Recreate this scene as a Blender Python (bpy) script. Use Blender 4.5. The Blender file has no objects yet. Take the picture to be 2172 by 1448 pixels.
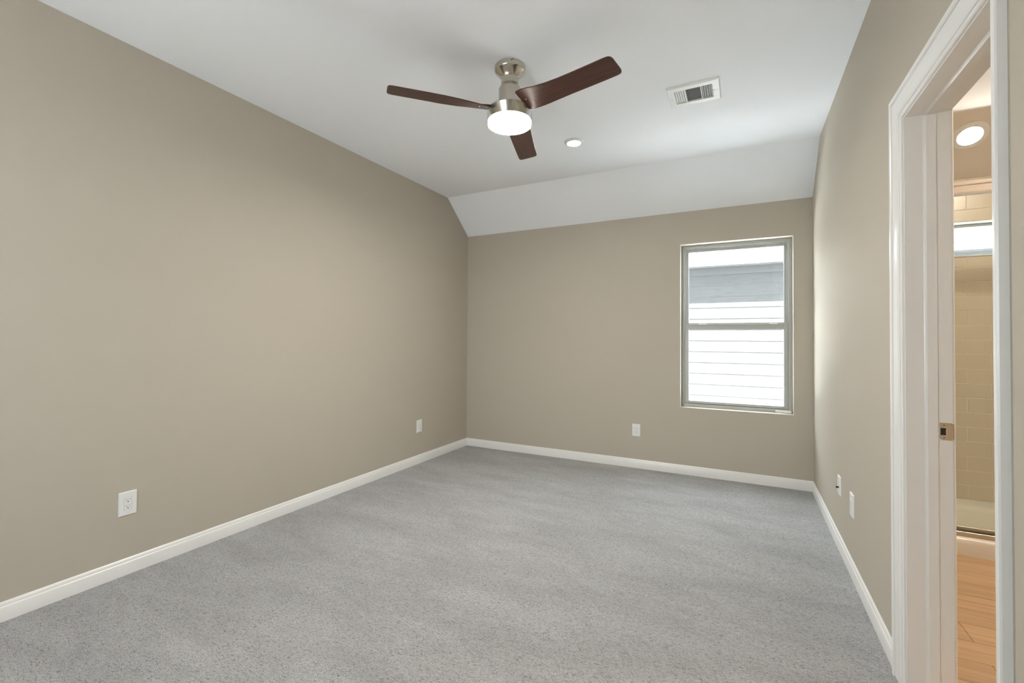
import bpy, bmesh, math, random
from mathutils import Vector, Matrix

SC = bpy.context.scene
COL = SC.collection
random.seed(7)

# ------------------------------------------------------------------ camera
FPX, YAW, PIT, ROL, CAMH = 955.16, 0.4743, 0.0146, 0.0061, 1.2456
fw = Vector((-math.sin(YAW) * math.cos(PIT), math.cos(YAW) * math.cos(PIT), math.sin(PIT)))
rt = Vector((math.cos(YAW), math.sin(YAW), 0))
up = rt.cross(fw)
r2 = rt * math.cos(ROL) + up * math.sin(ROL)
u2 = up * math.cos(ROL) - rt * math.sin(ROL)
cam_data = bpy.data.cameras.new('camera')
cam = bpy.data.objects.new('camera', cam_data)
COL.objects.link(cam)
M = Matrix((r2, u2, -fw)).transposed().to_4x4()
M.translation = Vector((0, 0, CAMH))
cam.matrix_world = M
cam_data.sensor_width = 36
cam_data.lens = FPX * 36 / 2172
cam_data.shift_y = -19.97 / 2172
cam_data.clip_start = 0.02
SC.camera = cam

# ------------------------------------------------------------------ view, world, sun
SC.view_settings.view_transform = 'Standard'
SC.view_settings.look = 'None'
SC.view_settings.gamma = 1
SC.view_settings.use_curve_mapping = False
SC.view_settings.exposure = 0.90

world = bpy.data.worlds.new('sky')
SC.world = world
world.use_nodes = True
wn = world.node_tree.nodes
bg = wn['Background']
bg.inputs[0].default_value = (0.84, 0.94, 1.0, 1)
bg.inputs[1].default_value = 6.0

sun_data = bpy.data.lights.new('sun', 'SUN')
sun_data.energy = 42.0
sun_data.angle = math.radians(0.6)
sun_data.color = (1.0, 0.985, 0.96)
sun = bpy.data.objects.new('sun', sun_data)
COL.objects.link(sun)
sdir = Vector((0.25, 1.0, -2.25)).normalized()      # high over this house, falling on the house next door
sun.rotation_euler = sdir.to_track_quat('-Z', 'Y').to_euler()
sun.location = (0, -4, 9)


def portal(name, loc, rot, sx, sy):
    d = bpy.data.lights.new(name, 'AREA')
    d.shape = 'RECTANGLE'
    d.size, d.size_y = sx, sy
    d.cycles.is_portal = True
    o = bpy.data.objects.new(name, d)
    COL.objects.link(o)
    o.location = loc
    o.rotation_euler = rot
    return o


# room numbers (metres)
L, R, D, HC, YS, KN = 2.8799, 0.5164, 4.4625, 2.7857, 4.0434, 2.44
RO = 0.643                  # bathroom side of the right wall
YB = -1.15                  # wall behind the camera
BX = 2.30                   # far side wall of the bathroom
BY = 0.60                   # near wall of the bathroom
WX0, WX1, WZ0, WZ1 = -0.523, 0.378, 0.617, 2.135      # bedroom window opening
BWX0, BWX1, BWZ0, BWZ1 = 0.98, 1.92, 1.868, 2.128     # bathroom window opening
TY0, TY1, TZ = 1.421, 2.078, 2.050                    # doorway clear opening

portal('window_daylight', ((WX0 + WX1) / 2, D + 0.16, (WZ0 + WZ1) / 2), (math.radians(-90), 0, 0), 0.9, 1.5)
portal('rear_fill_daylight', (-1.7, YB - 0.16, 1.45), (math.radians(90), 0, 0), 1.4, 1.3)  # sky light through the added rear window


# ------------------------------------------------------------------ materials
def new_mat(name):
    m = bpy.data.materials.new(name)
    m.use_nodes = True
    nt = m.node_tree
    return m, nt, nt.nodes['Principled BSDF']


def plain(name, col, rough=0.5, metal=0.0, spec=0.5, bump=0.0, bscale=200.0, coat=0.0):
    m, nt, b = new_mat(name)
    b.inputs['Base Color'].default_value = (*col, 1)
    b.inputs['Roughness'].default_value = rough
    b.inputs['Metallic'].default_value = metal
    b.inputs['Specular IOR Level'].default_value = spec
    b.inputs['Coat Weight'].default_value = coat
    tc = nt.nodes.new('ShaderNodeTexCoord')
    n = nt.nodes.new('ShaderNodeTexNoise')
    n.inputs['Scale'].default_value = bscale
    n.inputs['Detail'].default_value = 3
    nt.links.new(tc.outputs['Object'], n.inputs['Vector'])
    if bump > 0:
        bp = nt.nodes.new('ShaderNodeBump')
        bp.inputs['Strength'].default_value = bump
        bp.inputs['Distance'].default_value = 0.002
        nt.links.new(n.outputs['Fac'], bp.inputs['Height'])
        nt.links.new(bp.outputs['Normal'], b.inputs['Normal'])
    # a slight variation in the paint or plastic itself
    mx = nt.nodes.new('ShaderNodeMix')
    mx.data_type = 'RGBA'
    mx.inputs[6].default_value = (*[c * 0.985 for c in col], 1)
    mx.inputs[7].default_value = (*[min(1, c * 1.015) for c in col], 1)
    nt.links.new(n.outputs['Fac'], mx.inputs[0])
    nt.links.new(mx.outputs[2], b.inputs['Base Color'])
    return m


def emissive(name, col, strength):
    m, nt, b = new_mat(name)
    b.inputs['Base Color'].default_value = (0.9, 0.9, 0.9, 1)
    b.inputs['Emission Color'].default_value = (*col, 1)
    b.inputs['Emission Strength'].default_value = strength
    return m


def clear_glass(name, tint=(0.97, 0.98, 0.975), refl=0.06, rough=0.0):
    m = bpy.data.materials.new(name)
    m.use_nodes = True
    nt = m.node_tree
    for n in list(nt.nodes):
        nt.nodes.remove(n)
    out = nt.nodes.new('ShaderNodeOutputMaterial')
    mix = nt.nodes.new('ShaderNodeMixShader')
    tr = nt.nodes.new('ShaderNodeBsdfTransparent')
    tr.inputs[0].default_value = (*tint, 1)
    gl = nt.nodes.new('ShaderNodeBsdfGlossy')
    gl.inputs['Roughness'].default_value = rough
    lw = nt.nodes.new('ShaderNodeLayerWeight')
    lw.inputs['Blend'].default_value = 0.5
    pw = nt.nodes.new('ShaderNodeMath')
    pw.operation = 'POWER'
    pw.inputs[1].default_value = 4.0
    ma = nt.nodes.new('ShaderNodeMath')
    ma.operation = 'MULTIPLY_ADD'
    ma.inputs[1].default_value = 0.45
    ma.inputs[2].default_value = refl * 0.6
    nt.links.new(lw.outputs['Facing'], pw.inputs[0])
    nt.links.new(pw.outputs[0], ma.inputs[0])
    nt.links.new(ma.outputs[0], mix.inputs[0])
    nt.links.new(tr.outputs[0], mix.inputs[1])
    nt.links.new(gl.outputs[0], mix.inputs[2])
    nt.links.new(mix.outputs[0], out.inputs[0])
    return m


WALLC = (0.487, 0.440, 0.363)
BATHC = (0.74, 0.67, 0.58)
M_wall = plain('wall_paint', WALLC, 0.75, spec=0.25, bump=0.10, bscale=260)
M_bath = plain('bathroom_paint', BATHC, 0.7, spec=0.25, bump=0.10, bscale=260)
M_ceil = plain('ceiling_paint', (0.90, 0.912, 0.935), 0.9, spec=0.15, bump=0.12, bscale=220)
M_trim = plain('trim_paint', (0.80, 0.79, 0.76), 0.28, spec=0.5, bscale=20)
M_plate = plain('outlet_plastic', (0.80, 0.80, 0.78), 0.3, bscale=20)
M_vinyl = plain('window_vinyl', (0.42, 0.42, 0.395), 0.4, bscale=20)
M_vent = plain('vent_enamel', (0.86, 0.86, 0.84), 0.35, bscale=20)
M_dark = plain('dark_cavity', (0.015, 0.015, 0.015), 0.7, bscale=20)
M_duct = plain('duct_grey', (0.09, 0.09, 0.088), 0.6, bscale=20)
M_slot = plain('slot_black', (0.02, 0.018, 0.016), 0.6, bscale=20)
M_steel = plain('bright_steel', (0.72, 0.72, 0.70), 0.22, metal=1.0, bscale=60)
M_grey = plain('vent_louvre_grey', (0.60, 0.60, 0.58), 0.45, bscale=20)
M_pan = plain('shower_acrylic', (0.80, 0.76, 0.68), 0.25, bscale=12)
M_grout = plain('tile_grout', (0.90, 0.87, 0.80), 0.8, bscale=300)
M_tile = plain('tile_glaze', (0.68, 0.60, 0.49), 0.22, bscale=9, bump=0.05)
M_hdr = plain('header_enamel', (0.62, 0.54, 0.46), 0.3, bscale=20)
M_alu = plain('shower_rail', (0.62, 0.58, 0.52), 0.3, metal=0.85, bscale=30)
M_glass = clear_glass('window_glass')
M_sglass = clear_glass('shower_glass', (0.95, 0.97, 0.955), 0.05)
M_fglass = clear_glass('lamp_glass', (0.96, 0.97, 0.97), 0.05)
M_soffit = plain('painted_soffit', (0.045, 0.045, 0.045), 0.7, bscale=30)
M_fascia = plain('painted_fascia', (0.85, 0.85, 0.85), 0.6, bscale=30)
M_shingle = plain('roof_shingle', (0.42, 0.42, 0.42), 0.9, bump=0.5, bscale=40)
M_ground = plain('pale_gravel', (0.33, 0.34, 0.35), 0.9, bump=0.6, bscale=60)
M_concrete = plain('bounce_concrete', (0.85, 0.89, 0.93), 0.9, bump=0.3, bscale=60)  # for unseen ground, made white to bounce daylight up to the ceiling
M_lamp = emissive('fan_lamp_glow', (1.0, 0.955, 0.89), 148.0)
M_lamp_side = emissive('fan_lamp_side_glow', (1.0, 0.92, 0.82), 12.0)
M_can = emissive('ceiling_light_glow', (1.0, 0.955, 0.89), 45.0)
M_bcan = emissive('shower_light_glow', (1.0, 0.86, 0.70), 75.0)
M_bfill = emissive('bathroom_fill_glow', (1.0, 0.88, 0.74), 190.0)  # glow of the added bathroom lamp


def brushed(name, col, rough):
    m, nt, b = new_mat(name)
    b.inputs['Base Color'].default_value = (*col, 1)
    b.inputs['Metallic'].default_value = 1.0
    b.inputs['Roughness'].default_value = rough
    b.inputs['Anisotropic'].default_value = 0.5
    tc = nt.nodes.new('ShaderNodeTexCoord')
    mp = nt.nodes.new('ShaderNodeMapping')
    mp.inputs['Scale'].default_value = (3, 3, 500)
    n = nt.nodes.new('ShaderNodeTexNoise')
    n.inputs['Scale'].default_value = 4
    nt.links.new(tc.outputs['Object'], mp.inputs[0])
    nt.links.new(mp.outputs[0], n.inputs['Vector'])
    mr = nt.nodes.new('ShaderNodeMapRange')
    mr.inputs['To Min'].default_value = rough * 0.8
    mr.inputs['To Max'].default_value = rough * 1.3
    nt.links.new(n.outputs['Fac'], mr.inputs[0])
    nt.links.new(mr.outputs[0], b.inputs['Roughness'])
    return m


M_nickel = brushed('brushed_nickel', (0.60, 0.56, 0.48), 0.20)


def wood_blade():
    m, nt, b = new_mat('walnut_veneer')
    tc = nt.nodes.new('ShaderNodeTexCoord')
    mp = nt.nodes.new('ShaderNodeMapping')
    mp.inputs['Scale'].default_value = (2.0, 40, 6)
    n = nt.nodes.new('ShaderNodeTexNoise')
    n.inputs['Scale'].default_value = 2.2
    n.inputs['Detail'].default_value = 5
    n.inputs['Distortion'].default_value = 0.5
    cr = nt.nodes.new('ShaderNodeValToRGB')
    cr.color_ramp.elements[0].position = 0.3
    cr.color_ramp.elements[0].color = (0.045, 0.018, 0.012, 1)
    cr.color_ramp.elements[1].position = 0.75
    cr.color_ramp.elements[1].color = (0.105, 0.042, 0.027, 1)
    nt.links.new(tc.outputs['Object'], mp.inputs[0])
    nt.links.new(mp.outputs[0], n.inputs['Vector'])
    nt.links.new(n.outputs['Fac'], cr.inputs[0])
    nt.links.new(cr.outputs[0], b.inputs['Base Color'])
    b.inputs['Roughness'].default_value = 0.33
    b.inputs['Specular IOR Level'].default_value = 0.45
    return m


M_blade = wood_blade()


def carpet_mat():
    m, nt, b = new_mat('carpet_pile')
    N = nt.nodes.new
    tc = N('ShaderNodeTexCoord')

    def noise(scale, detail=3, dist=0.0, sc=(1, 1, 1), rot=0.0, rough=0.55):
        mp = N('ShaderNodeMapping')
        mp.inputs['Scale'].default_value = sc
        mp.inputs['Rotation'].default_value = (0, 0, rot)
        n = N('ShaderNodeTexNoise')
        n.inputs['Scale'].default_value = scale
        n.inputs['Detail'].default_value = detail
        n.inputs['Roughness'].default_value = rough
        n.inputs['Distortion'].default_value = dist
        nt.links.new(tc.outputs['Object'], mp.inputs[0])
        nt.links.new(mp.outputs[0], n.inputs['Vector'])
        return n.outputs['Fac']

    def ramp(src, p0, c0, p1, c1):
        r = N('ShaderNodeMapRange')
        r.inputs['From Min'].default_value = p0
        r.inputs['From Max'].default_value = p1
        r.inputs['To Min'].default_value = c0
        r.inputs['To Max'].default_value = c1
        nt.links.new(src, r.inputs[0])
        return r.outputs[0]

    def math_(op, a, c):
        x = N('ShaderNodeMath')
        x.operation = op
        for i, v in enumerate((a, c)):
            if isinstance(v, (int, float)):
                x.inputs[i].default_value = v
            else:
                nt.links.new(v, x.inputs[i])
        return x.outputs[0]
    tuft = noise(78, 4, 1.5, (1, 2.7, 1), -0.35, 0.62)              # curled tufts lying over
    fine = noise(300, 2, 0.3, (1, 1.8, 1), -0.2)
    crev_shade = math_('MULTIPLY', ramp(tuft, 0.36, 0.74, 0.60, 1.06), ramp(tuft, 0.35, 0.50, 0.47, 1.03))                # shade in the gaps between tufts, painted into the colour
    nap = noise(1.6, 2, 0.4, (1.0, 3.2, 1), 0.95)           # vacuum tracks: pile leaning both ways
    nap2 = noise(9, 2, 0.3, (1, 3, 1), 0.9)
    v = math_('MULTIPLY', crev_shade, ramp(fine, 0.3, 0.80, 0.7, 1.16))
    v = math_('MULTIPLY', v, ramp(nap, 0.35, 0.90, 0.65, 1.06))
    v = math_('MULTIPLY', v, ramp(nap2, 0.3, 0.96, 0.7, 1.04))
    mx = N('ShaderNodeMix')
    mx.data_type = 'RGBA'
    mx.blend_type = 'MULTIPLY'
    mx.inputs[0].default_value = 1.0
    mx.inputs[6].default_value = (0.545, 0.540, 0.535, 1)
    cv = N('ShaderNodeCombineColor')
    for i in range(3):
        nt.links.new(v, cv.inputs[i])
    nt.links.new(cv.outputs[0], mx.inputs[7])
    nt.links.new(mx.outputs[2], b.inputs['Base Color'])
    b.inputs['Roughness'].default_value = 1.0
    b.inputs['Specular IOR Level'].default_value = 0.05
    b.inputs['Sheen Weight'].default_value = 0.15
    h = math_('ADD', math_('MULTIPLY', tuft, 1.0), math_('MULTIPLY', fine, 0.25))
    bp = N('ShaderNodeBump')
    bp.inputs['Strength'].default_value = 0.9
    bp.inputs['Distance'].default_value = 0.010
    nt.links.new(h, bp.inputs['Height'])
    nt.links.new(bp.outputs['Normal'], b.inputs['Normal'])
    return m


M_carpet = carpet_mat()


def plank_mat():
    m, nt, b = new_mat('oak_plank')
    N = nt.nodes.new
    tc = N('ShaderNodeTexCoord')
    mp = N('ShaderNodeMapping')
    mp.inputs['Location'].default_value = (0.37, 0.012, 0)
    br = N('ShaderNodeTexBrick')
    br.offset = 0.37
    br.inputs['Color1'].default_value = (0.56, 0.36, 0.20, 1)
    br.inputs['Color2'].default_value = (0.64, 0.42, 0.24, 1)
    br.inputs['Mortar'].default_value = (0.20, 0.115, 0.055, 1)
    br.inputs['Scale'].default_value = 1.0
    br.inputs['Mortar Size'].default_value = 0.0016
    br.inputs['Mortar Smooth'].default_value = 0.2
    br.inputs['Brick Width'].default_value = 1.22
    br.inputs['Row Height'].default_value = 0.151
    nt.links.new(tc.outputs['Object'], mp.inputs[0])
    nt.links.new(mp.outputs[0], br.inputs['Vector'])
    mp2 = N('ShaderNodeMapping')
    mp2.inputs['Scale'].default_value = (1.2, 22, 1)
    n = N('ShaderNodeTexNoise')
    n.inputs['Scale'].default_value = 2.5
    n.inputs['Detail'].default_value = 6
    n.inputs['Distortion'].default_value = 0.8
    nt.links.new(tc.outputs['Object'], mp2.inputs[0])
    nt.links.new(mp2.outputs[0], n.inputs['Vector'])
    mr = N('ShaderNodeMapRange')
    mr.inputs['From Min'].default_value = 0.3
    mr.inputs['From Max'].default_value = 0.7
    mr.inputs['To Min'].default_value = 0.78
    mr.inputs['To Max'].default_value = 1.08
    nt.links.new(n.outputs['Fac'], mr.inputs[0])
    cv = N('ShaderNodeCombineColor')
    for i in range(3):
        nt.links.new(mr.outputs[0], cv.inputs[i])
    mx = N('ShaderNodeMix')
    mx.data_type = 'RGBA'
    mx.blend_type = 'MULTIPLY'
    mx.inputs[0].default_value = 1
    nt.links.new(br.outputs['Color'], mx.inputs[6])
    nt.links.new(cv.outputs[0], mx.inputs[7])
    nt.links.new(mx.outputs[2], b.inputs['Base Color'])
    b.inputs['Roughness'].default_value = 0.42
    return m


M_plank = plank_mat()


def siding_mat():
    m, nt, b = new_mat('lap_siding_paint')
    N = nt.nodes.new
    tc = N('ShaderNodeTexCoord')
    mp = N('ShaderNodeMapping')
    mp.inputs['Scale'].default_value = (2.2, 1, 26)
    n = N('ShaderNodeTexNoise')
    n.inputs['Scale'].default_value = 3.2
    n.inputs['Detail'].default_value = 6
    n.inputs['Distortion'].default_value = 0.8
    nt.links.new(tc.outputs['Object'], mp.inputs[0])
    nt.links.new(mp.outputs[0], n.inputs['Vector'])
    cr = N('ShaderNodeValToRGB')
    cr.color_ramp.elements[0].position = 0.28
    cr.color_ramp.elements[0].color = (0.027, 0.027, 0.0267, 1)
    cr.color_ramp.elements[1].position = 0.52
    cr.color_ramp.elements[1].color = (0.043, 0.043, 0.0425, 1)
    nt.links.new(n.outputs['Fac'], cr.inputs[0])
    nt.links.new(cr.outputs[0], b.inputs['Base Color'])
    b.inputs['Roughness'].default_value = 0.8
    return m


M_siding = siding_mat()


# ------------------------------------------------------------------ mesh helpers
def box(bm, x0, x1, y0, y1, z0, z1, bevel=0.0, seg=2, mi=0):
    vs = [bm.verts.new((x, y, z)) for z in (z0, z1) for y in (y0, y1) for x in (x0, x1)]
    idx = [(0, 2, 3, 1), (4, 5, 7, 6), (0, 1, 5, 4), (2, 6, 7, 3), (0, 4, 6, 2), (1, 3, 7, 5)]
    fs = [bm.faces.new([vs[i] for i in f]) for f in idx]
    for f in fs:
        f.material_index = mi
    if bevel > 0:
        es = list({e for f in fs for e in f.edges})
        r = bmesh.ops.bevel(bm, geom=es, offset=bevel, segments=seg, affect='EDGES', profile=0.5)
        for f in r['faces']:
            f.material_index = mi
    return vs


def prism(bm, prof, axis, a, b, mi=0):
    """profile points (two coords of the other axes, in x<y<z order) swept along axis from a to b"""
    def P(t, q):
        if axis == 'x':
            return (t, q[0], q[1])
        if axis == 'y':
            return (q[0], t, q[1])
        return (q[0], q[1], t)
    A = [bm.verts.new(P(a, q)) for q in prof]
    B = [bm.verts.new(P(b, q)) for q in prof]
    n = len(prof)
    fs = [bm.faces.new((A[i], A[(i + 1) % n], B[(i + 1) % n], B[i])) for i in range(n)]
    fs.append(bm.faces.new(A[::-1]))
    fs.append(bm.faces.new(B))
    for f in fs:
        f.material_index = mi


def sweep(bm, rings, closed_ring=True, cap=True):
    """connect successive vertex rings"""
    R_ = [[bm.verts.new(p) for p in ring] for ring in rings]
    n = len(R_[0])
    for a, b in zip(R_[:-1], R_[1:]):
        for i in range(n if closed_ring else n - 1):
            j = (i + 1) % n
            bm.faces.new((a[i], a[j], b[j], b[i]))
    if cap:
        bm.faces.new(R_[0][::-1])
        bm.faces.new(R_[-1])


def lathe(bm, prof, seg=64, cx=0, cy=0, closed=False):
    """prof: (r, z) points; axis vertical through cx, cy"""
    rings = []
    for r, z in prof:
        if r < 1e-6:
            rings.append([bm.verts.new((cx, cy, z))])
        else:
            rings.append([bm.verts.new((cx + r * math.cos(2 * math.pi * k / seg), cy + r * math.sin(2 * math.pi * k / seg), z)) for k in range(seg)])
    pairs = list(zip(rings[:-1], rings[1:]))
    if closed:
        pairs.append((rings[-1], rings[0]))
    for a, b in pairs:
        for k in range(seg):
            j = (k + 1) % seg
            if len(a) == 1 and len(b) == 1:
                continue
            if len(a) == 1:
                bm.faces.new((a[0], b[k], b[j]))
            elif len(b) == 1:
                bm.faces.new((a[k], a[j], b[0]))
            else:
                bm.faces.new((a[k], a[j], b[j], b[k]))


def obj(name, bm, mats, parent=None, smooth=None, loc=None):
    bmesh.ops.recalc_face_normals(bm, faces=bm.faces[:])
    me = bpy.data.meshes.new(name)
    bm.to_mesh(me)
    bm.free()
    if not isinstance(mats, (list, tuple)):
        mats = [mats]
    for m in mats:
        me.materials.append(m)
    if smooth is not None:
        me.shade_smooth()
        me.set_sharp_from_angle(angle=math.radians(smooth))
    o = bpy.data.objects.new(name, me)
    COL.objects.link(o)
    if loc:
        o.location = loc
    if parent:
        o.parent = parent
    return o


def thing(name, label, cat, loc=(0, 0, 0), rot=(0, 0, 0), group=None):
    o = bpy.data.objects.new(name, None)
    o.empty_display_size = 0.05
    COL.objects.link(o)
    o.location = loc
    o.rotation_euler = rot
    if label:
        o['label'] = label
        o['category'] = cat
    if group:
        o['group'] = group
    return o


def struct(o, label=None, cat=None):
    o['kind'] = 'structure'
    if label:
        o['label'] = label
        o['category'] = cat
    return o


def bmn():
    return bmesh.new()


def wall_with_hole(bm, x0, x1, y0, y1, z0, z1, hole=None, axis='x'):
    """box wall; hole = (a0, a1, z0, z1) along the wall's long axis"""
    if not hole:
        box(bm, x0, x1, y0, y1, z0, z1)
        return
    a0, a1, h0, h1 = hole
    if axis == 'x':
        box(bm, x0, a0, y0, y1, z0, z1)
        box(bm, a1, x1, y0, y1, z0, z1)
        if h0 > z0:
            box(bm, a0, a1, y0, y1, z0, h0)
        box(bm, a0, a1, y0, y1, h1, z1)
    else:
        box(bm, x0, x1, y0, a0, z0, z1)
        box(bm, x0, x1, a1, y1, z0, z1)
        if h0 > z0:
            box(bm, x0, x1, a0, a1, z0, h0)
        box(bm, x0, x1, a0, a1, h1, z1)


# ------------------------------------------------------------------ room shell
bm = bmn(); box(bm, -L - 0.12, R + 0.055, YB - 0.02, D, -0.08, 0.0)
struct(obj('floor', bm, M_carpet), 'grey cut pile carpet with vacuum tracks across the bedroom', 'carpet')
bm = bmn(); box(bm, R + 0.055, BX, BY, D, -0.08, 0.0)
struct(obj('floor_bathroom', bm, M_plank), 'light oak plank floor seen through the doorway', 'floor')

bm = bmn(); box(bm, -L - 0.12, -L, YB - 0.12, D + 0.12, -0.08, 2.95)
struct(obj('wall_left', bm, M_wall), 'long bare greige wall on the left', 'wall')
bm = bmn()
wall_with_hole(bm, -L, RO, D, D + 0.15, -0.08, 2.95, (WX0, WX1, WZ0, WZ1))
struct(obj('wall_far', bm, M_wall), 'greige far wall around the single window', 'wall')
bm = bmn()
wall_with_hole(bm, R, RO, YB, D, -0.08, 2.95, (TY0 - 0.02, TY1 + 0.02, -0.08, TZ + 0.02), 'y')
struct(obj('wall_right', bm, M_wall), 'greige right wall with the bathroom doorway', 'wall')
bm = bmn()
wall_with_hole(bm, -L, RO, YB - 0.12, YB, -0.08, 2.95, (-2.4, -1.0, 0.8, 2.1))
struct(obj('wall_rear', bm, M_wall))

bm = bmn()
prism(bm, [(YB, HC), (YS - 0.004, HC), (YS + 0.004, HC - 0.0035), (D, KN), (D, 2.95), (YB, 2.95)], 'x', -L, R)
struct(obj('ceiling', bm, M_ceil), 'white ceiling with a sloped strip above the far wall', 'ceiling')
bm = bmn(); box(bm, RO, BX, BY, YS, HC, 2.95)
struct(obj('ceiling_bathroom', bm, M_ceil), 'white ceiling seen above the bathroom doorway view', 'ceiling')
bm = bmn()
prism(bm, [(YS, HC), (D, KN), (D, 2.95), (YS, 2.95)], 'x', RO, BX)
struct(obj('wall_slope', bm, M_bath), 'greige sloped strip above the shower tiles holding a light', 'wall')
bm = bmn(); wall_with_hole(bm, RO, BX + 0.12, D, D + 0.15, -0.08, 2.95, (BWX0, BWX1, BWZ0, BWZ1))
struct(obj('wall_bathroom_far', bm, M_grout))
bm = bmn(); box(bm, BX, BX + 0.12, BY - 0.12, D, -0.08, 2.95)
struct(obj('wall_bathroom_right', bm, M_bath))
bm = bmn(); box(bm, RO, BX, BY - 0.12, BY, -0.08, 2.95)
struct(obj('wall_bathroom_near', bm, M_bath))

# shower tiles: staggered 26 x 10 cm tiles with grout joints, each with softened edges
bm = bmn()
PIT_, TL, G = 0.1062, 0.261, 0.0022
ztop0 = 1.8245 - 0.0
row = 0
z0 = 0.0964
rows = []
anchor = 1.7891 + 0.0005
k0 = math.ceil((anchor - 0.0964) / PIT_)
z = anchor - k0 * PIT_
i = 0
while z < 2.44:
    lo, hi = max(z, 0.094), min(z + PIT_, 2.446)
    if hi - lo > 0.01:
        # joints at x = 1.4605 in rows whose index parity matches the row below the anchor
        par = (k0 - i) % 2
        x = 1.4605 - 3 * TL + (0 if par == 0 else TL / 2)
        while x < BX:
            xa, xb = max(x, RO + 0.005), min(x + TL, BX - 0.002)
            segs = [(xa, xb, lo, hi)]
            if hi > BWZ0 and lo < BWZ1:
                segs = []
                if xa < BWX0:
                    segs.append((xa, min(xb, BWX0), lo, hi))
                if xb > BWX1:
                    segs.append((max(xa, BWX1), xb, lo, hi))
                m0, m1 = max(xa, BWX0), min(xb, BWX1)
                if m1 - m0 > 0.01:
                    if lo < BWZ0:
                        segs.append((m0, m1, lo, BWZ0))
                    if hi > BWZ1:
                        segs.append((m0, m1, BWZ1, hi))
            for a, b_, c, d_ in segs:
                if b_ - a > 0.012 and d_ - c > 0.008:
                    box(bm, a + G / 2, b_ - G / 2, D - 0.0022, D + 0.002, c + G / 2, d_ - G / 2, 0.0018, 1)
            x += TL
    z += PIT_
    i += 1
struct(obj('wall_shower_tile', bm, M_tile), 'tan glazed rectangular tiles in running bond behind the shower', 'tile wall')

# ------------------------------------------------------------------ baseboards
BH, BT = 0.084, 0.013


def base_profile(sgn, face):
    """(offset from wall, height) profile of a baseboard"""
    pts = [(0, 0), (BT, 0), (BT, 0.060), (BT - 0.0015, 0.0635), (BT - 0.004, 0.066), (BT - 0.0045, 0.071),
           (BT - 0.006, 0.077), (BT - 0.009, 0.082), (0.002, BH), (0, BH)]
    return [(face + sgn * a, b) for a, b in pts]


bm = bmn(); prism(bm, base_profile(1, -L), 'y', YB, D)
struct(obj('baseboard_left', bm, M_trim, smooth=35), 'white baseboard along the left wall', 'baseboard')
bm = bmn(); prism(bm, base_profile(-1, D), 'x', -L, R)
struct(obj('baseboard_far', bm, M_trim, smooth=35), 'white baseboard along the far wall', 'baseboard')
bm = bmn(); prism(bm, base_profile(-1, R), 'y', TY1 + 0.108, D)
struct(obj('baseboard_right', bm, M_trim, smooth=35), 'white baseboard along the right wall', 'baseboard')
bm = bmn(); prism(bm, base_profile(-1, R), 'y', YB, TY0 - 0.058)
struct(obj('baseboard_near', bm, M_trim, smooth=35))
bm = bmn(); prism(bm, base_profile(1, YB), 'x', -L, R)
struct(obj('baseboard_rear', bm, M_trim, smooth=35))

# ------------------------------------------------------------------ doorway
door = thing('door_1', None, None, (RO, TY1, 0))
struct(door, 'white cased doorway in the right wall opening to the bathroom', 'doorway')


def child(o, parent):
    o.parent = parent
    o.matrix_parent_inverse = Matrix.Translation(-Vector(parent.location))
    return o


CW = 0.098      # casing width


def casing_prof():
    """(distance outward from the opening edge, projection from the wall)"""
    return [(0, 0), (0, 0.0060), (0.002, 0.0085), (0.006, 0.0098), (0.010, 0.0085), (0.0105, 0.0068), (0.017, 0.0068), (0.0175, 0.0095), (0.024, 0.0125),
            (0.034, 0.0140), (0.066, 0.0145), (0.0765, 0.0145), (0.0770, 0.0180), (0.080, 0.0205), (0.086, 0.0215), (CW - 0.004, 0.0205), (CW, 0.0170), (CW, 0)]


bm = bmn()
rev = 0.005
pr_ = casing_prof()
ya, yb, zt = TY0 - rev, TY1 + rev, TZ + rev


def casing_rings(side_x, sgn):
    rings = []
    for corner in range(4):
        ring = []
        for d, t in pr_:
            x = side_x + sgn * t
            if corner == 0:
                ring.append((x, ya - d * 0.52, 0.0))
            elif corner == 1:
                ring.append((x, ya - d * 0.52, zt + d))
            elif corner == 2:
                ring.append((x, yb + d, zt + d))
            else:
                ring.append((x, yb + d, 0.0))
        rings.append(ring)
    return rings


sweep(bm, casing_rings(R, -1))
child(obj('door_casing', bm, M_trim, smooth=25), door)
bm = bmn()
sweep(bm, casing_rings(RO, 1))
child(obj('door_casing', bm, M_trim, smooth=25), door)
bm = bmn()
box(bm, R, RO, TY0 - 0.019, TY0, 0, TZ + 0.019)
box(bm, R, RO, TY1, TY1 + 0.019, 0, TZ + 0.019)
box(bm, R, RO, TY0, TY1, TZ, TZ + 0.019)
child(obj('door_jamb', bm, M_trim), door)
bm = bmn()
sx0, sx1, st = 0.5675, 0.603, 0.005
for prof in ([(sx0, TY1), (sx0 + 0.004, TY1 - st + 0.003), (sx0 + 0.008, TY1 - st), (sx1, TY1 - st), (sx1, TY1)],
             [(sx0, TY0), (sx0 + 0.004, TY0 + st - 0.003), (sx0 + 0.008, TY0 + st), (sx1, TY0 + st), (sx1, TY0)]):
    prism(bm, prof, 'z', 0, TZ - st)
prism(bm, [(sx0, TZ), (sx0 + 0.004, TZ - st + 0.003), (sx0 + 0.008, TZ - st), (sx1, TZ - st), (sx1, TZ)], 'y', TY0, TY1)
child(obj('door_stop', bm, M_trim), door)

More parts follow.
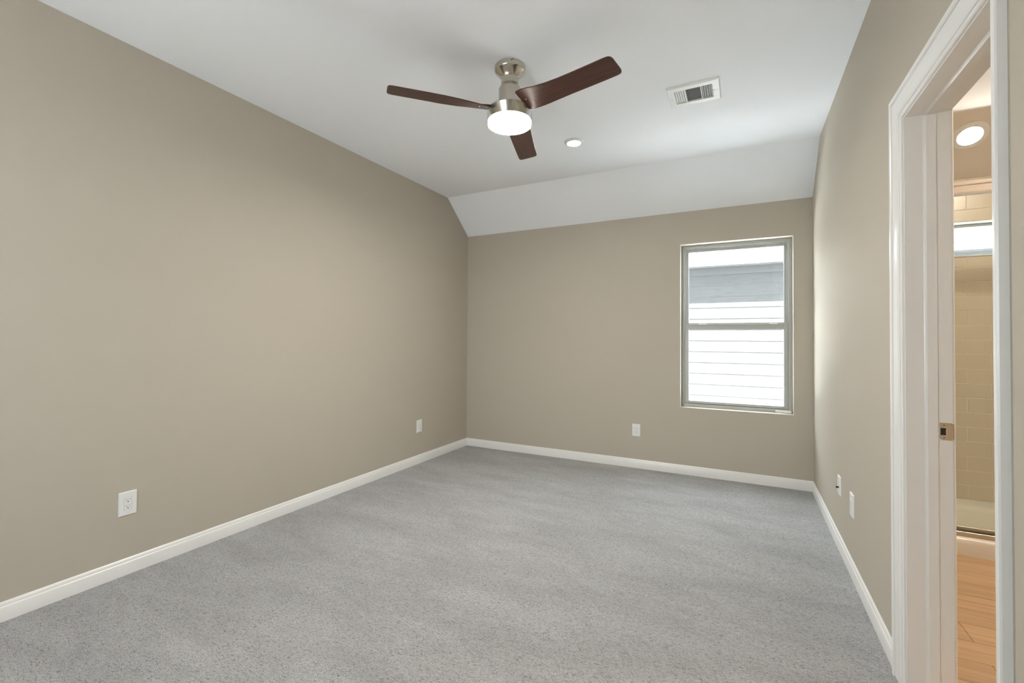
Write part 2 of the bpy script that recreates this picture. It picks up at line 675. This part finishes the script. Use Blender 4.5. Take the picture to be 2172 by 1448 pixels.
# strike plate on the far jamb, with a latch hole and a curled lip
bm = bmn()
yq = TY1 - 0.0022
px0, px1, pz0, pz1 = 0.6075, 0.6400, 0.9030, 0.9630
hx0, hx1, hz0, hz1 = 0.6095, 0.6240, 0.9205, 0.9450
c = 0.006
box(bm, px0, hx0, yq, TY1, hz0, hz1)
prism(bm, [(px0 + c, pz0), (px1, pz0), (px1, hz0), (px0, hz0), (px0, pz0 + c)], 'y', yq, TY1)
prism(bm, [(px0, hz1), (px1, hz1), (px1, pz1), (px0, pz1)], 'y', yq, TY1)
prism(bm, [(hx1 + 0.001, hz0), (px1, hz0), (px1, hz1), (hx1 + 0.001, hz1), (hx1 - 0.001, (hz0 + hz1) / 2 + 0.006), (hx1 - 0.001, (hz0 + hz1) / 2 - 0.006)], 'y', yq, TY1)
# lip curling round the jamb edge towards the bathroom
lip = []
for a in range(0, 7):
    t = math.radians(a * 15)
    lip.append((px1 + 0.0065 * math.sin(t), yq + 0.0065 * (1 - math.cos(t))))
inner = [(x - 0.0016 * math.sin(math.radians(i_ * 15)), y + 0.0016 * math.cos(math.radians(i_ * 15))) for i_, (x, y) in enumerate(lip)]
prism(bm, lip + inner[::-1], 'z', pz0 + 0.004, pz1 - 0.003)
strike = child(obj('strike_plate', bm, M_nickel), door)
strike['label'] = 'brushed nickel latch strike on the far jamb'
bm = bmn(); box(bm, hx0, hx1, TY1 - 0.0004, TY1 + 0.0, hz0, hz1)
o = obj('latch_hole', bm, M_dark)
o.parent = strike; o.matrix_parent_inverse = strike.matrix_parent_inverse.copy(); 
o.matrix_parent_inverse = (Matrix.Translation(-Vector(door.location)))
o.matrix_parent_inverse = Matrix.Identity(4)
for zc in (pz0 + 0.0085, pz1 - 0.0085):
    bm = bmn()
    r_ = bmesh.ops.create_cone(bm, cap_ends=True, segments=20, radius1=0.0036, radius2=0.0030, depth=0.0012,
                               matrix=Matrix.Translation((0.6185, yq - 0.0004, zc)) @ Matrix.Rotation(math.radians(90), 4, 'X'))
    box(bm, 0.6185 - 0.0024, 0.6185 + 0.0024, yq - 0.0012, yq - 0.0009, zc - 0.0005, zc + 0.0005, mi=1)
    box(bm, 0.6185 - 0.0005, 0.6185 + 0.0005, yq - 0.0012, yq - 0.0009, zc - 0.0024, zc + 0.0024, mi=1)
    o = obj('screw', bm, [M_steel, M_dark])
    o.parent = strike


# ------------------------------------------------------------------ windows
def ring_frame(bm, x0, x1, z0, z1, w, y0, y1, wt=None, wb=None, bevel=0.002):
    wt = w if wt is None else wt
    wb = w if wb is None else wb
    box(bm, x0, x0 + w, y0, y1, z0, z1, bevel, 1)
    box(bm, x1 - w, x1, y0, y1, z0, z1, bevel, 1)
    box(bm, x0 + w, x1 - w, y0, y1, z1 - wt, z1, bevel, 1)
    box(bm, x0 + w, x1 - w, y0, y1, z0, z0 + wb, bevel, 1)


win = thing('window_1', None, None, ((WX0 + WX1) / 2, D + 0.12, WZ0))
struct(win, 'single hung window in the far wall beside the right corner', 'window')
FY = D + 0.085
MZ = 1.385          # meeting rail middle
bm = bmn()
ring_frame(bm, WX0, WX1, WZ0, WZ1, 0.030, FY, D + 0.145)
ring_frame(bm, WX0 + 0.030, WX1 - 0.030, WZ0 + 0.030, WZ1 - 0.030, 0.010, FY + 0.016, D + 0.145)
box(bm, WX0 + 0.012, WX0 + 0.018, FY - 0.003, FY + 0.001, WZ0 + 0.012, WZ1 - 0.012)
box(bm, WX1 - 0.018, WX1 - 0.012, FY - 0.003, FY + 0.001, WZ0 + 0.012, WZ1 - 0.012)
box(bm, WX0 + 0.018, WX1 - 0.018, FY - 0.003, FY + 0.001, WZ1 - 0.018, WZ1 - 0.012)
child(obj('window_frame', bm, M_vinyl), win)
# upper sash, set back
ux0, ux1 = WX0 + 0.040, WX1 - 0.040
bm = bmn()
ring_frame(bm, ux0, ux1, MZ - 0.012, WZ1 - 0.040, 0.022, D + 0.118, D + 0.140, wt=0.022, wb=0.030)
us = child(obj('upper_sash', bm, M_vinyl), win)
bm = bmn(); box(bm, ux0 + 0.02, ux1 - 0.02, D + 0.127, D + 0.131, MZ + 0.014, WZ1 - 0.060)
child(obj('glass_pane', bm, M_glass), win)
# lower sash, nearer the room
lx0, lx1 = WX0 + 0.031, WX1 - 0.031
bm = bmn()
ring_frame(bm, lx0, lx1, WZ0 + 0.031, MZ, 0.033, D + 0.094, D + 0.116, wt=0.044, wb=0.024)
box(bm, lx0, lx1, D + 0.088, D + 0.1165, MZ - 0.004, MZ + 0.003, 0.001, 1)     # top lip of the meeting rail
box(bm, lx0 + 0.035, lx1 - 0.035, D + 0.087, D + 0.094, WZ0 + 0.037, WZ0 + 0.043, 0.001, 1)   # finger lift
child(obj('lower_sash', bm, M_vinyl), win)
bm = bmn(); box(bm, lx0 + 0.031, lx1 - 0.031, D + 0.104, D + 0.108, WZ0 + 0.053, MZ - 0.042)
child(obj('glass_pane', bm, M_glass), win)
for xs in (-0.333, 0.236):
    bm = bmn()
    box(bm, xs - 0.030, xs + 0.030, D + 0.094, D + 0.114, MZ + 0.003, MZ + 0.007, 0.001, 1)
    prism(bm, [(xs - 0.036, MZ + 0.007), (xs - 0.022, MZ + 0.015), (xs + 0.002, MZ + 0.021), (xs + 0.022, MZ + 0.018), (xs + 0.036, MZ + 0.007)], 'y', D + 0.097, D + 0.109)
    child(obj('sash_lock', bm, M_plate, smooth=40), win)
bm = bmn(); box(bm, 0.248, 0.368, D + 0.074, D + 0.086, WZ0 + 0.001, WZ0 + 0.022, 0.002, 1)
t = child(obj('sill_tag', bm, M_plate), win)
t['label'] = 'small pale plastic piece at the right end of the sill'

win2 = thing('window_2', None, None, ((BWX0 + BWX1) / 2, D + 0.12, BWZ0))
struct(win2, 'wide low bathroom window high in the tiled wall', 'window')
bm = bmn()
ring_frame(bm, BWX0, BWX1, BWZ0, BWZ1, 0.022, D + 0.075, D + 0.14, wt=0.030, wb=0.016)
child(obj('window_frame', bm, M_vinyl), win2)
bm = bmn(); box(bm, BWX0 + 0.02, BWX1 - 0.02, D + 0.105, D + 0.109, BWZ0 + 0.014, BWZ1 - 0.028)
child(obj('glass_pane', bm, M_glass), win2)
bm = bmn()
ring_frame(bm, BWX0 + 0.0005, BWX1 - 0.0005, BWZ0 + 0.0005, BWZ1 - 0.0005, 0.006, D - 0.005, D + 0.074, bevel=0.0015)
child(obj('window_return', bm, M_trim), win2)

# rear window added unseen behind the camera to let in fill daylight
fill_win = thing('window_fill', None, None, (-1.7, YB - 0.08, 0.8))
struct(fill_win)
bm = bmn(); ring_frame(bm, -2.4, -1.0, 0.8, 2.1, 0.05, YB - 0.10, YB - 0.05)
box(bm, -1.725, -1.675, YB - 0.10, YB - 0.05, 0.85, 2.05)
child(obj('window_frame', bm, M_vinyl), fill_win)
bm = bmn(); box(bm, -L - 0.12, RO, YB - 1.75, YB - 0.12, 2.45, 2.53)
struct(obj('roof_sunblock', bm, M_fascia))  # unseen roof added to keep sun out of the rear window


# ------------------------------------------------------------------ wall plates
def face_basis(side):
    """local frame: x along the wall (to the viewer's right), y out of the wall, z up -> rotation"""
    return {'left': math.radians(90), 'far': math.radians(0), 'right': math.radians(-90)}[side]


def make_plate(name, label, cat, loc, rotz, kind, group=None, w=0.080, h=0.124):
    # local -y faces the room
    t_ = thing(name, label, cat, loc, (0, 0, rotz), group)
    bm = bmn()
    ow, oh, dp = w / 2, h / 2, 0.0062
    iw, ih = 0.0170, 0.0338
    # chamfered plate built as a ring of quads with a rectangular opening
    outer0 = [(-ow, 0, -oh), (ow, 0, -oh), (ow, 0, oh), (-ow, 0, oh)]
    outer1 = [(-ow + 0.0004, -dp * 0.55, -oh + 0.0004), (ow - 0.0004, -dp * 0.55, -oh + 0.0004), (ow - 0.0004, -dp * 0.55, oh - 0.0004), (-ow + 0.0004, -dp * 0.55, oh - 0.0004)]
    outer2 = [(-ow + 0.0035, -dp, -oh + 0.0035), (ow - 0.0035, -dp, -oh + 0.0035), (ow - 0.0035, -dp, oh - 0.0035), (-ow + 0.0035, -dp, oh - 0.0035)]
    in1 = [(-iw, -dp, -ih), (iw, -dp, -ih), (iw, -dp, ih), (-iw, -dp, ih)]
    in2 = [(-iw, -dp + 0.003, -ih), (iw, -dp + 0.003, -ih), (iw, -dp + 0.003, ih), (-iw, -dp + 0.003, ih)]
    rings = [outer0, outer1, outer2, in1, in2]
    sweep(bm, rings, cap=True)
    p = obj('wall_plate', bm, M_plate, t_)
    if kind == 'outlet':
        bm = bmn()
        box(bm, -iw + 0.0007, iw - 0.0007, -dp - 0.0008, -dp + 0.004, -ih + 0.0007, ih - 0.0007, 0.0008, 2)
        rc = obj('receptacle', bm, M_plate, t_)
        for zc in (0.0165, -0.0165):
            bm = bmn()
            y0_, y1_ = -dp - 0.00095, -dp - 0.0004
            box(bm, -0.0074, -0.0056, y0_, y1_, zc - 0.0005, zc + 0.0080)
            box(bm, 0.0056, 0.0074, y0_, y1_, zc + 0.0005, zc + 0.0072)
            bmesh.ops.create_cone(bm, cap_ends=True, segments=16, radius1=0.0028, radius2=0.0028, depth=0.0005,
                                  matrix=Matrix.Translation((0, -dp - 0.0007, zc - 0.0070)) @ Matrix.Rotation(math.radians(90), 4, 'X'))
            obj('socket_slots', bm, M_slot, rc)
    elif kind == 'blank':
        bm = bmn()
        box(bm, -iw + 0.0007, iw - 0.0007, -dp - 0.0022, -dp + 0.004, -ih + 0.0007, ih - 0.0007, 0.0010, 2)
        obj('insert', bm, M_plate, t_)
    elif kind == 'coax':
        bm = bmn()
        box(bm, -iw + 0.0002, iw - 0.0002, -dp + 0.0002, -dp + 0.004, -ih + 0.0002, ih - 0.0002)
        obj('insert', bm, M_plate, t_)
        bm = bmn()
        bmesh.ops.create_cone(bm, cap_ends=True, segments=6, radius1=0.0062, radius2=0.0062, depth=0.004,
                              matrix=Matrix.Translation((0, -dp - 0.0016, -0.012)) @ Matrix.Rotation(math.radians(90), 4, 'X'))
        bmesh.ops.create_cone(bm, cap_ends=True, segments=20, radius1=0.0046, radius2=0.0046, depth=0.013,
                              matrix=Matrix.Translation((0, -dp - 0.0080, -0.012)) @ Matrix.Rotation(math.radians(90), 4, 'X'))
        cx_ = obj('coax_jack', bm, M_slot, t_)
        cx_['label'] = 'dark threaded cable jack'
        bm = bmn()
        bmesh.ops.create_cone(bm, cap_ends=True, segments=16, radius1=0.0022, radius2=0.0022, depth=0.0008,
                              matrix=Matrix.Translation((0, -dp - 0.0002, 0.018)) @ Matrix.Rotation(math.radians(90), 4, 'X'))
        obj('socket_hole', bm, M_slot, t_)
    for zc in (oh - 0.0135, -oh + 0.0135):
        bm = bmn()
        bmesh.ops.create_cone(bm, cap_ends=True, segments=16, radius1=0.0032, radius2=0.0027, depth=0.0012,
                              matrix=Matrix.Translation((0, -dp - 0.0004, zc)) @ Matrix.Rotation(math.radians(90), 4, 'X'))
        box(bm, -0.0023, 0.0023, -dp - 0.0012, -dp - 0.0009, zc - 0.0003, zc + 0.0003, mi=1)
        obj('screw', bm, [M_plate, M_grey], t_)
    return t_


make_plate('power_outlet', 'white outlet plate on the left wall nearest the camera, its slots clearly black', 'outlet',
           (-L, 1.1965, 0.3695), math.radians(90), 'outlet', 'power outlets')
make_plate('power_outlet', 'small white outlet on the left wall close to the far corner', 'outlet',
           (-L, 3.592, 0.367), math.radians(90), 'outlet', 'power outlets')
make_plate('power_outlet', 'white outlet on the far wall, left of and below the window', 'outlet',
           (-0.9265, D, 0.364), 0, 'outlet', 'power outlets', w=0.077, h=0.120)
make_plate('cable_outlet', 'white wall plate with a black cable jack, low on the right wall', 'wall plate',
           (R, 3.325, 0.376), math.radians(-90), 'coax', w=0.080, h=0.112)
make_plate('wall_outlet', 'white wall plate without a jack, on the right wall nearer the doorway', 'outlet',
           (R, 2.971, 0.372), math.radians(-90), 'blank', w=0.082, h=0.122)

# ------------------------------------------------------------------ ceiling fan
FX, FYc = -1.1749, 2.2433
fan = thing('ceiling_fan', 'three blade ceiling fan with nickel stem and glowing drum light', 'ceiling fan', (FX, FYc, HC))


def zl(z):
    return z - HC


bm = bmn()
lathe(bm, [(0, 0), (0.083, 0), (0.0865, zl(2.782)), (0.0865, zl(2.760)), (0.0845, zl(2.755)), (0.0800, zl(2.751)), (0.0520, zl(2.722)), (0.0500, zl(2.715)), (0.0, zl(2.715))], 96)
obj('canopy', bm, M_nickel, fan, smooth=30)
bm = bmn()
box(bm, 0.0555, 0.0575, -0.0722, -0.0680, zl(2.7775), zl(2.7805))
bmesh.ops.create_uvsphere(bm, u_segments=12, v_segments=8, radius=0.0028, matrix=Matrix.Translation((0.046, -0.0735, zl(2.774))))
obj('canopy_screw', bm, M_dark, fan)
bm = bmn()
lathe(bm, [(0, zl(2.716)), (0.0495, zl(2.716)), (0.0495, zl(2.684)), (0.0505, zl(2.680)), (0.0, zl(2.680))], 96)
obj('stem', bm, M_nickel, fan, smooth=30)
bm = bmn()
lathe(bm, [(0, zl(2.6805)), (0.0495, zl(2.6805)), (0.0520, zl(2.676)), (0.0600, zl(2.660)), (0.0625, zl(2.655)), (0.0625, zl(2.542)), (0.0, zl(2.542))], 96)
obj('motor_housing', bm, M_nickel, fan, smooth=30)
bm = bmn()
lathe(bm, [(0, zl(2.5405)), (0.1170, zl(2.5405)), (0.1180, zl(2.539)), (0.1175, zl(2.537)), (0.090, zl(2.480)), (0.088, zl(2.4765)), (0.1222, zl(2.4760)), (0.1222, zl(2.4745)), (0.0, zl(2.4745))], 96)
obj('light_fitter', bm, M_nickel, fan, smooth=30)
bm = bmn()
lathe(bm, [(0.1250, zl(2.5405)), (0.1262, zl(2.5405)), (0.1262, zl(2.460)), (0.1250, zl(2.452)), (0.1240, zl(2.4525)), (0.1250, zl(2.461))], 96, closed=True)
obj('glass_shade', bm, M_fglass, fan, smooth=40)
bm = bmn()
lathe(bm, [(0, zl(2.4740)), (0.1200, zl(2.4740)), (0.1232, zl(2.4720)), (0.1236, zl(2.462)), (0.1220, zl(2.4545)), (0.1165, zl(2.4500)), (0.105, zl(2.448)), (0.0, zl(2.447))], 96)
for f in bm.faces:
    f.material_index = 0 if f.calc_center_median().z < zl(2.4500) else 1
obj('frosted_lens', bm, [M_lamp, M_lamp_side], fan, smooth=50)


def blade_mesh():
    bm = bmn()
    # outline of the blade plan: (along, cw side, ccw side)
    st_ = [(0.112, -0.088, 0.028), (0.116, -0.092, 0.034), (0.150, -0.093, 0.046), (0.185, -0.089, 0.051), (0.23, -0.081, 0.055), (0.30, -0.075, 0.058), (0.38, -0.071, 0.060),
           (0.46, -0.068, 0.062), (0.54, -0.066, 0.0635), (0.60, -0.065, 0.064), (0.640, -0.064, 0.064), (0.655, -0.0615, 0.062), (0.664, -0.056, 0.058), (0.669, -0.046, 0.050), (0.671, -0.036, 0.040)]
    nacross = 9
    thick = 0.0055

    def tw(r):      # blade pitch: steeper at the root
        t = max(0, min(1, (r - 0.10) / 0.28))
        t = t * t * (3 - 2 * t)
        return math.radians(21 * (1 - t) + 10.3 * t)
    top, bot = [], []
    for r, c0, c1 in st_:
        rt_, rb_ = [], []
        a = tw(r)
        for k in range(nacross):
            v = c0 + (c1 - c0) * k / (nacross - 1)
            y, z_ = v * math.cos(a), -v * math.sin(a)
            rt_.append(bm.verts.new((r, y, z_ + thick / 2)))
            rb_.append(bm.verts.new((r, y, z_ - thick / 2)))
        top.append(rt_); bot.append(rb_)
    n = len(st_)
    for i in range(n - 1):
        for k in range(nacross - 1):
            bm.faces.new((top[i][k], top[i + 1][k], top[i + 1][k + 1], top[i][k + 1]))
            bm.faces.new((bot[i][k], bot[i][k + 1], bot[i + 1][k + 1], bot[i + 1][k]))
        bm.faces.new((top[i][0], bot[i][0], bot[i + 1][0], top[i + 1][0]))
        bm.faces.new((top[i][-1], top[i + 1][-1], bot[i + 1][-1], bot[i][-1]))
    for k in range(nacross - 1):
        bm.faces.new((top[0][k], top[0][k + 1], bot[0][k + 1], bot[0][k]))
        bm.faces.new((top[-1][k], bot[-1][k], bot[-1][k + 1], top[-1][k + 1]))
    return bm


blade0 = obj('blade', blade_mesh(), M_blade, fan, smooth=35)
screws0 = []
for rr, vv in ((0.142, 0.028), (0.142, -0.030), (0.176, 0.0)):
    a = math.radians(21)
    bm = bmn()
    bmesh.ops.create_uvsphere(bm, u_segments=12, v_segments=8, radius=0.0038, matrix=Matrix.Translation((rr, vv * math.cos(a), -vv * math.sin(a) - 0.0038)))
    screws0.append(obj('screw', bm, M_steel, blade0, smooth=60))
bm = bmn()      # iron carrying the blade
prism(bm, [(0.060, -0.016), (0.165, -0.016), (0.172, -0.009), (0.172, 0.009), (0.165, 0.016), (0.060, 0.016)], 'z', -0.002, 0.002)
for v in bm.verts:
    y = v.co.y
    a = math.radians(21) * max(0, min(1, (v.co.x - 0.08) / 0.08))
    v.co.z += 0.0075 + (-y * math.sin(a)) + 0.006 * max(0, min(1, (0.12 - v.co.x) / 0.04))
iron0 = obj('blade_iron', bm, M_dark, blade0)
for k, ang in enumerate((-14.1, 105.9, 225.9)):
    if k == 0:
        b_ = blade0
    else:
        b_ = blade0.copy(); COL.objects.link(b_); b_.parent = fan
        for chd in screws0 + [iron0]:
            c_ = chd.copy(); COL.objects.link(c_); c_.parent = b_
    b_.location = (0, 0, zl(2.534))
    b_.rotation_euler = (0, 0, math.radians(ang))

# ------------------------------------------------------------------ ceiling lights
def disc_light(name, label, loc, rot, r_out, r_lens, drop, mglow, group=None):
    t_ = thing(name, label, 'ceiling light', loc, rot, group)
    bm = bmn()
    lathe(bm, [(0, 0), (r_out, 0), (r_out, -0.002), (r_out * 0.97, -0.004), (r_lens * 1.16, -drop * 0.88), (r_lens * 1.05, -drop), (r_lens * 1.0, -drop), (r_lens * 0.999, -drop + 0.002), (0, -drop + 0.002)], 64)
    obj('trim_ring', bm, M_trim, t_, smooth=35)
    bm = bmn()
    lathe(bm, [(0, -drop + 0.0015), (r_lens * 0.995, -drop + 0.0015), (r_lens * 0.995, -drop + 0.0004), (0, -drop + 0.0004)], 64)
    obj('light_lens', bm, mglow, t_, smooth=50)
    return t_


disc_light('recessed_light', 'small round glowing downlight on the ceiling, right of the fan', (-1.175, 3.330, HC), (0, 0, 0), 0.0755, 0.052, 0.013, M_can)
fill_light = disc_light('recessed_light', 'added unseen downlight on the ceiling above the camera side of the room', (-1.175, 0.30, HC), (0, 0, 0), 0.0755, 0.052, 0.013, M_can)  # out-of-view lamp added as fill for the bedroom
sl = math.atan2(HC - KN, D - YS)
disc_light('shower_light', 'large round glowing light on the sloped strip over the shower', (1.392, 4.186, HC - (4.186 - YS) * math.tan(sl)),
           (-sl, 0, 0), 0.100, 0.066, 0.012, M_bcan)
disc_light('bathroom_fill_light', 'added unseen downlight in the bathroom ceiling beyond the doorway', (1.95, 2.45, HC), (0, 0, 0), 0.14, 0.10, 0.013, M_bfill)  # out-of-view lamp added to brighten the bathroom

# ------------------------------------------------------------------ ceiling air vent
VX0, VX1, VY0, VY1 = -0.4215, -0.1215, 2.868, 3.118
vent = thing('air_vent', 'white ceiling air register with louvres facing three ways', 'air vent', ((VX0 + VX1) / 2, (VY0 + VY1) / 2, HC))
vw, vh = (VX1 - VX0) / 2, (VY1 - VY0) / 2
ix0, ix1, iy0, iy1 = -0.108, 0.108, -0.082, 0.082
dz = -0.013
bm = bmn()
o0 = [(-vw, -vh, 0), (vw, -vh, 0), (vw, vh, 0), (-vw, vh, 0)]
o1 = [(-vw + 0.001, -vh + 0.001, dz * 0.6), (vw - 0.001, -vh + 0.001, dz * 0.6), (vw - 0.001, vh - 0.001, dz * 0.6), (-vw + 0.001, vh - 0.001, dz * 0.6)]
o2 = [(-vw + 0.006, -vh + 0.006, dz), (vw - 0.006, -vh + 0.006, dz), (vw - 0.006, vh - 0.006, dz), (-vw + 0.006, vh - 0.006, dz)]
i1 = [(ix0, iy0, dz), (ix1, iy0, dz), (ix1, iy1, dz), (ix0, iy1, dz)]
i2 = [(ix0, iy0, -0.0015), (ix1, iy0, -0.0015), (ix1, iy1, -0.0015), (ix0, iy1, -0.0015)]
sweep(bm, [o0, o1, o2, i1, i2], cap=False)
for xm in (-0.0445, 0.0435):
    box(bm, xm - 0.0020, xm + 0.0020, iy0, iy1, dz - 0.0002, -0.002)
obj('vent_frame', bm, M_vent, vent)
bm = bmn(); box(bm, ix0 - 0.004, ix1 + 0.004, iy0 - 0.004, iy1 + 0.004, -0.0018, -0.0006)
obj('duct_opening', bm, M_duct, vent)


def louvre(x0, x1, y0, y1, tilt, along):
    bm = bmn()
    if along == 'y':
        xm = (x0 + x1) / 2
        w_ = 0.0062
        dx, dzz = w_ * math.cos(tilt), w_ * math.sin(tilt)
        a = [(xm - dx, -0.0062 - dzz * 0.6), (xm + dx, -0.0062 + dzz * 0.6), (xm + dx, -0.0052 + dzz * 0.6), (xm - dx, -0.0052 - dzz * 0.6)]
        prism(bm, a, 'y', y0, y1)
    else:
        ym = (y0 + y1) / 2
        w_ = 0.0034
        dy, dzz = w_ * math.cos(tilt), w_ * math.sin(tilt)
        a = [(ym - dy, -0.0065 - dzz * 0.7), (ym + dy, -0.0065 + dzz * 0.7), (ym + dy, -0.0057 + dzz * 0.7), (ym - dy, -0.0057 - dzz * 0.7)]
        prism(bm, a, 'x', x0, x1)
    obj('louvre', bm, M_vent, vent)


for k in range(5):
    w_ = (0.0435 + 0.0020 - 0.0) 
    x = ix0 + 0.0130 * k + 0.0062
    louvre(x, x + 0.001, iy0, iy1, math.radians(42), 'y')
    x = 0.0455 + 0.0125 * k + 0.0062
    louvre(x, x + 0.001, iy0, iy1, math.radians(-62), 'y')
for k in range(14):
    y = iy0 + (iy1 - iy0) * (k + 0.5) / 14
    louvre(-0.0425, 0.0415, y, y + 0.001, math.radians(35), 'x')
bm = bmn(); box(bm, ix1 + 0.003, ix1 + 0.012, -0.012, 0.010, dz - 0.006, dz + 0.001, 0.001, 1)
obj('damper_lever', bm, M_vent, vent)
for xs in (-vw + 0.021, vw - 0.017):
    bm = bmn()
    bmesh.ops.create_uvsphere(bm, u_segments=12, v_segments=6, radius=0.0034, matrix=Matrix.Translation((xs, 0, dz)))
    obj('screw', bm, M_grey, vent, smooth=60)

# ------------------------------------------------------------------ shower
pan = thing('shower_pan', 'pale acrylic shower base with raised curb on the plank floor', 'shower base', (1.47, 4.0, 0))
CY0, CY1 = 3.552, 3.655
bm = bmn()
prism(bm, [(CY0, 0), (CY0 + 0.001, 0.070), (CY0 + 0.006, 0.088), (CY0 + 0.018, 0.100), (CY1 - 0.012, 0.102), (CY1, 0.092), (CY1 + 0.010, 0.040), (CY1 + 0.030, 0.030), (CY1 + 0.03, 0.0)], 'x', RO + 0.002, BX - 0.002)
child(obj('curb', bm, M_pan, smooth=50), pan)
bm = bmn()
prism(bm, [(CY1 + 0.028, 0), (CY1 + 0.028, 0.031), (4.05, 0.022), (D - 0.070, 0.030), (D - 0.040, 0.040), (D - 0.022, 0.060), (D - 0.016, 0.093), (D - 0.001, 0.093), (D - 0.001, 0)], 'x', RO + 0.002, BX - 0.002)
child(obj('basin', bm, M_pan, smooth=50), pan)

sd = thing('shower_door', 'clear glass shower door with metal rails standing on the shower curb', 'shower door', (1.47, 3.60, 0.10))
bm = bmn()
box(bm, RO + 0.003, BX - 0.003, 3.580, 3.588, 0.1015, 0.128, 0.001, 1)
box(bm, RO + 0.003, BX - 0.003, 3.612, 3.626, 0.1015, 0.150, 0.001, 1)
box(bm, RO + 0.003, BX - 0.003, 3.588, 3.612, 0.1015, 0.106, 0.0, 1)
child(obj('bottom_track', bm, M_alu), sd)
bm = bmn()
box(bm, RO + 0.004, BX - 0.004, 3.590, 3.610, 0.1065, 0.119)
child(obj('track_seal', bm, M_dark), sd)
bm = bmn()
prism(bm, [(3.580, 2.118), (3.576, 2.128), (3.576, 2.150), (3.584, 2.155), (3.584, 2.166), (3.576, 2.172), (3.576, 2.190), (3.582, 2.196), (3.622, 2.196), (3.626, 2.190), (3.626, 2.118)], 'x', RO + 0.003, BX - 0.003)
child(obj('header_rail', bm, M_hdr), sd)
bm = bmn()
box(bm, RO + 0.03, BX - 0.03, 3.600, 3.608, 0.120, 2.119)
child(obj('glass_panel', bm, M_sglass), sd)

# ------------------------------------------------------------------ outside
bm = bmn(); box(bm, -14, 16, D + 0.15, 8.35, -0.42, -0.30)
struct(obj('ground', bm, M_concrete))
bm = bmn(); box(bm, -14, 16, -16, YB - 0.12, -0.42, -0.30)
struct(obj('ground_rear_bounce', bm, M_ground))  # unseen, added to reflect sun through the rear window onto the ceiling
nb = thing('neighbor_house', 'house next door with pale lap siding, filling the window view', 'house', (0, 7.95, -0.3))
NX0, NX1 = -11.0, 11.0
bm = bmn()
EXP = 0.1768
zb0 = 2.1186 - 14 * EXP
for k in range(15):
    z0_ = zb0 + k * EXP
    prism(bm, [(7.955, z0_ + EXP + 0.012), (7.948, z0_ + EXP + 0.012), (7.941, z0_), (7.946, z0_), (7.955, z0_)], 'x', NX0, NX1)
box(bm, NX0, NX1, 7.955, 8.10, -0.32, 2.60)
child(obj('siding', bm, M_siding), nb)
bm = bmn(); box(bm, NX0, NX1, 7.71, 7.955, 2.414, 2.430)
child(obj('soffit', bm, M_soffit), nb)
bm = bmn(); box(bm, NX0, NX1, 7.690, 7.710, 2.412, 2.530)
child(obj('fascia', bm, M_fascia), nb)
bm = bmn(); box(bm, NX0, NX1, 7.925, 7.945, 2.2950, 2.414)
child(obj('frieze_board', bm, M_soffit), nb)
bm = bmn()
prism(bm, [(7.665, 2.532), (7.665, 2.570), (12.5, 4.9), (12.5, 4.86)], 'x', NX0, NX1)
child(obj('roof', bm, M_shingle), nb)
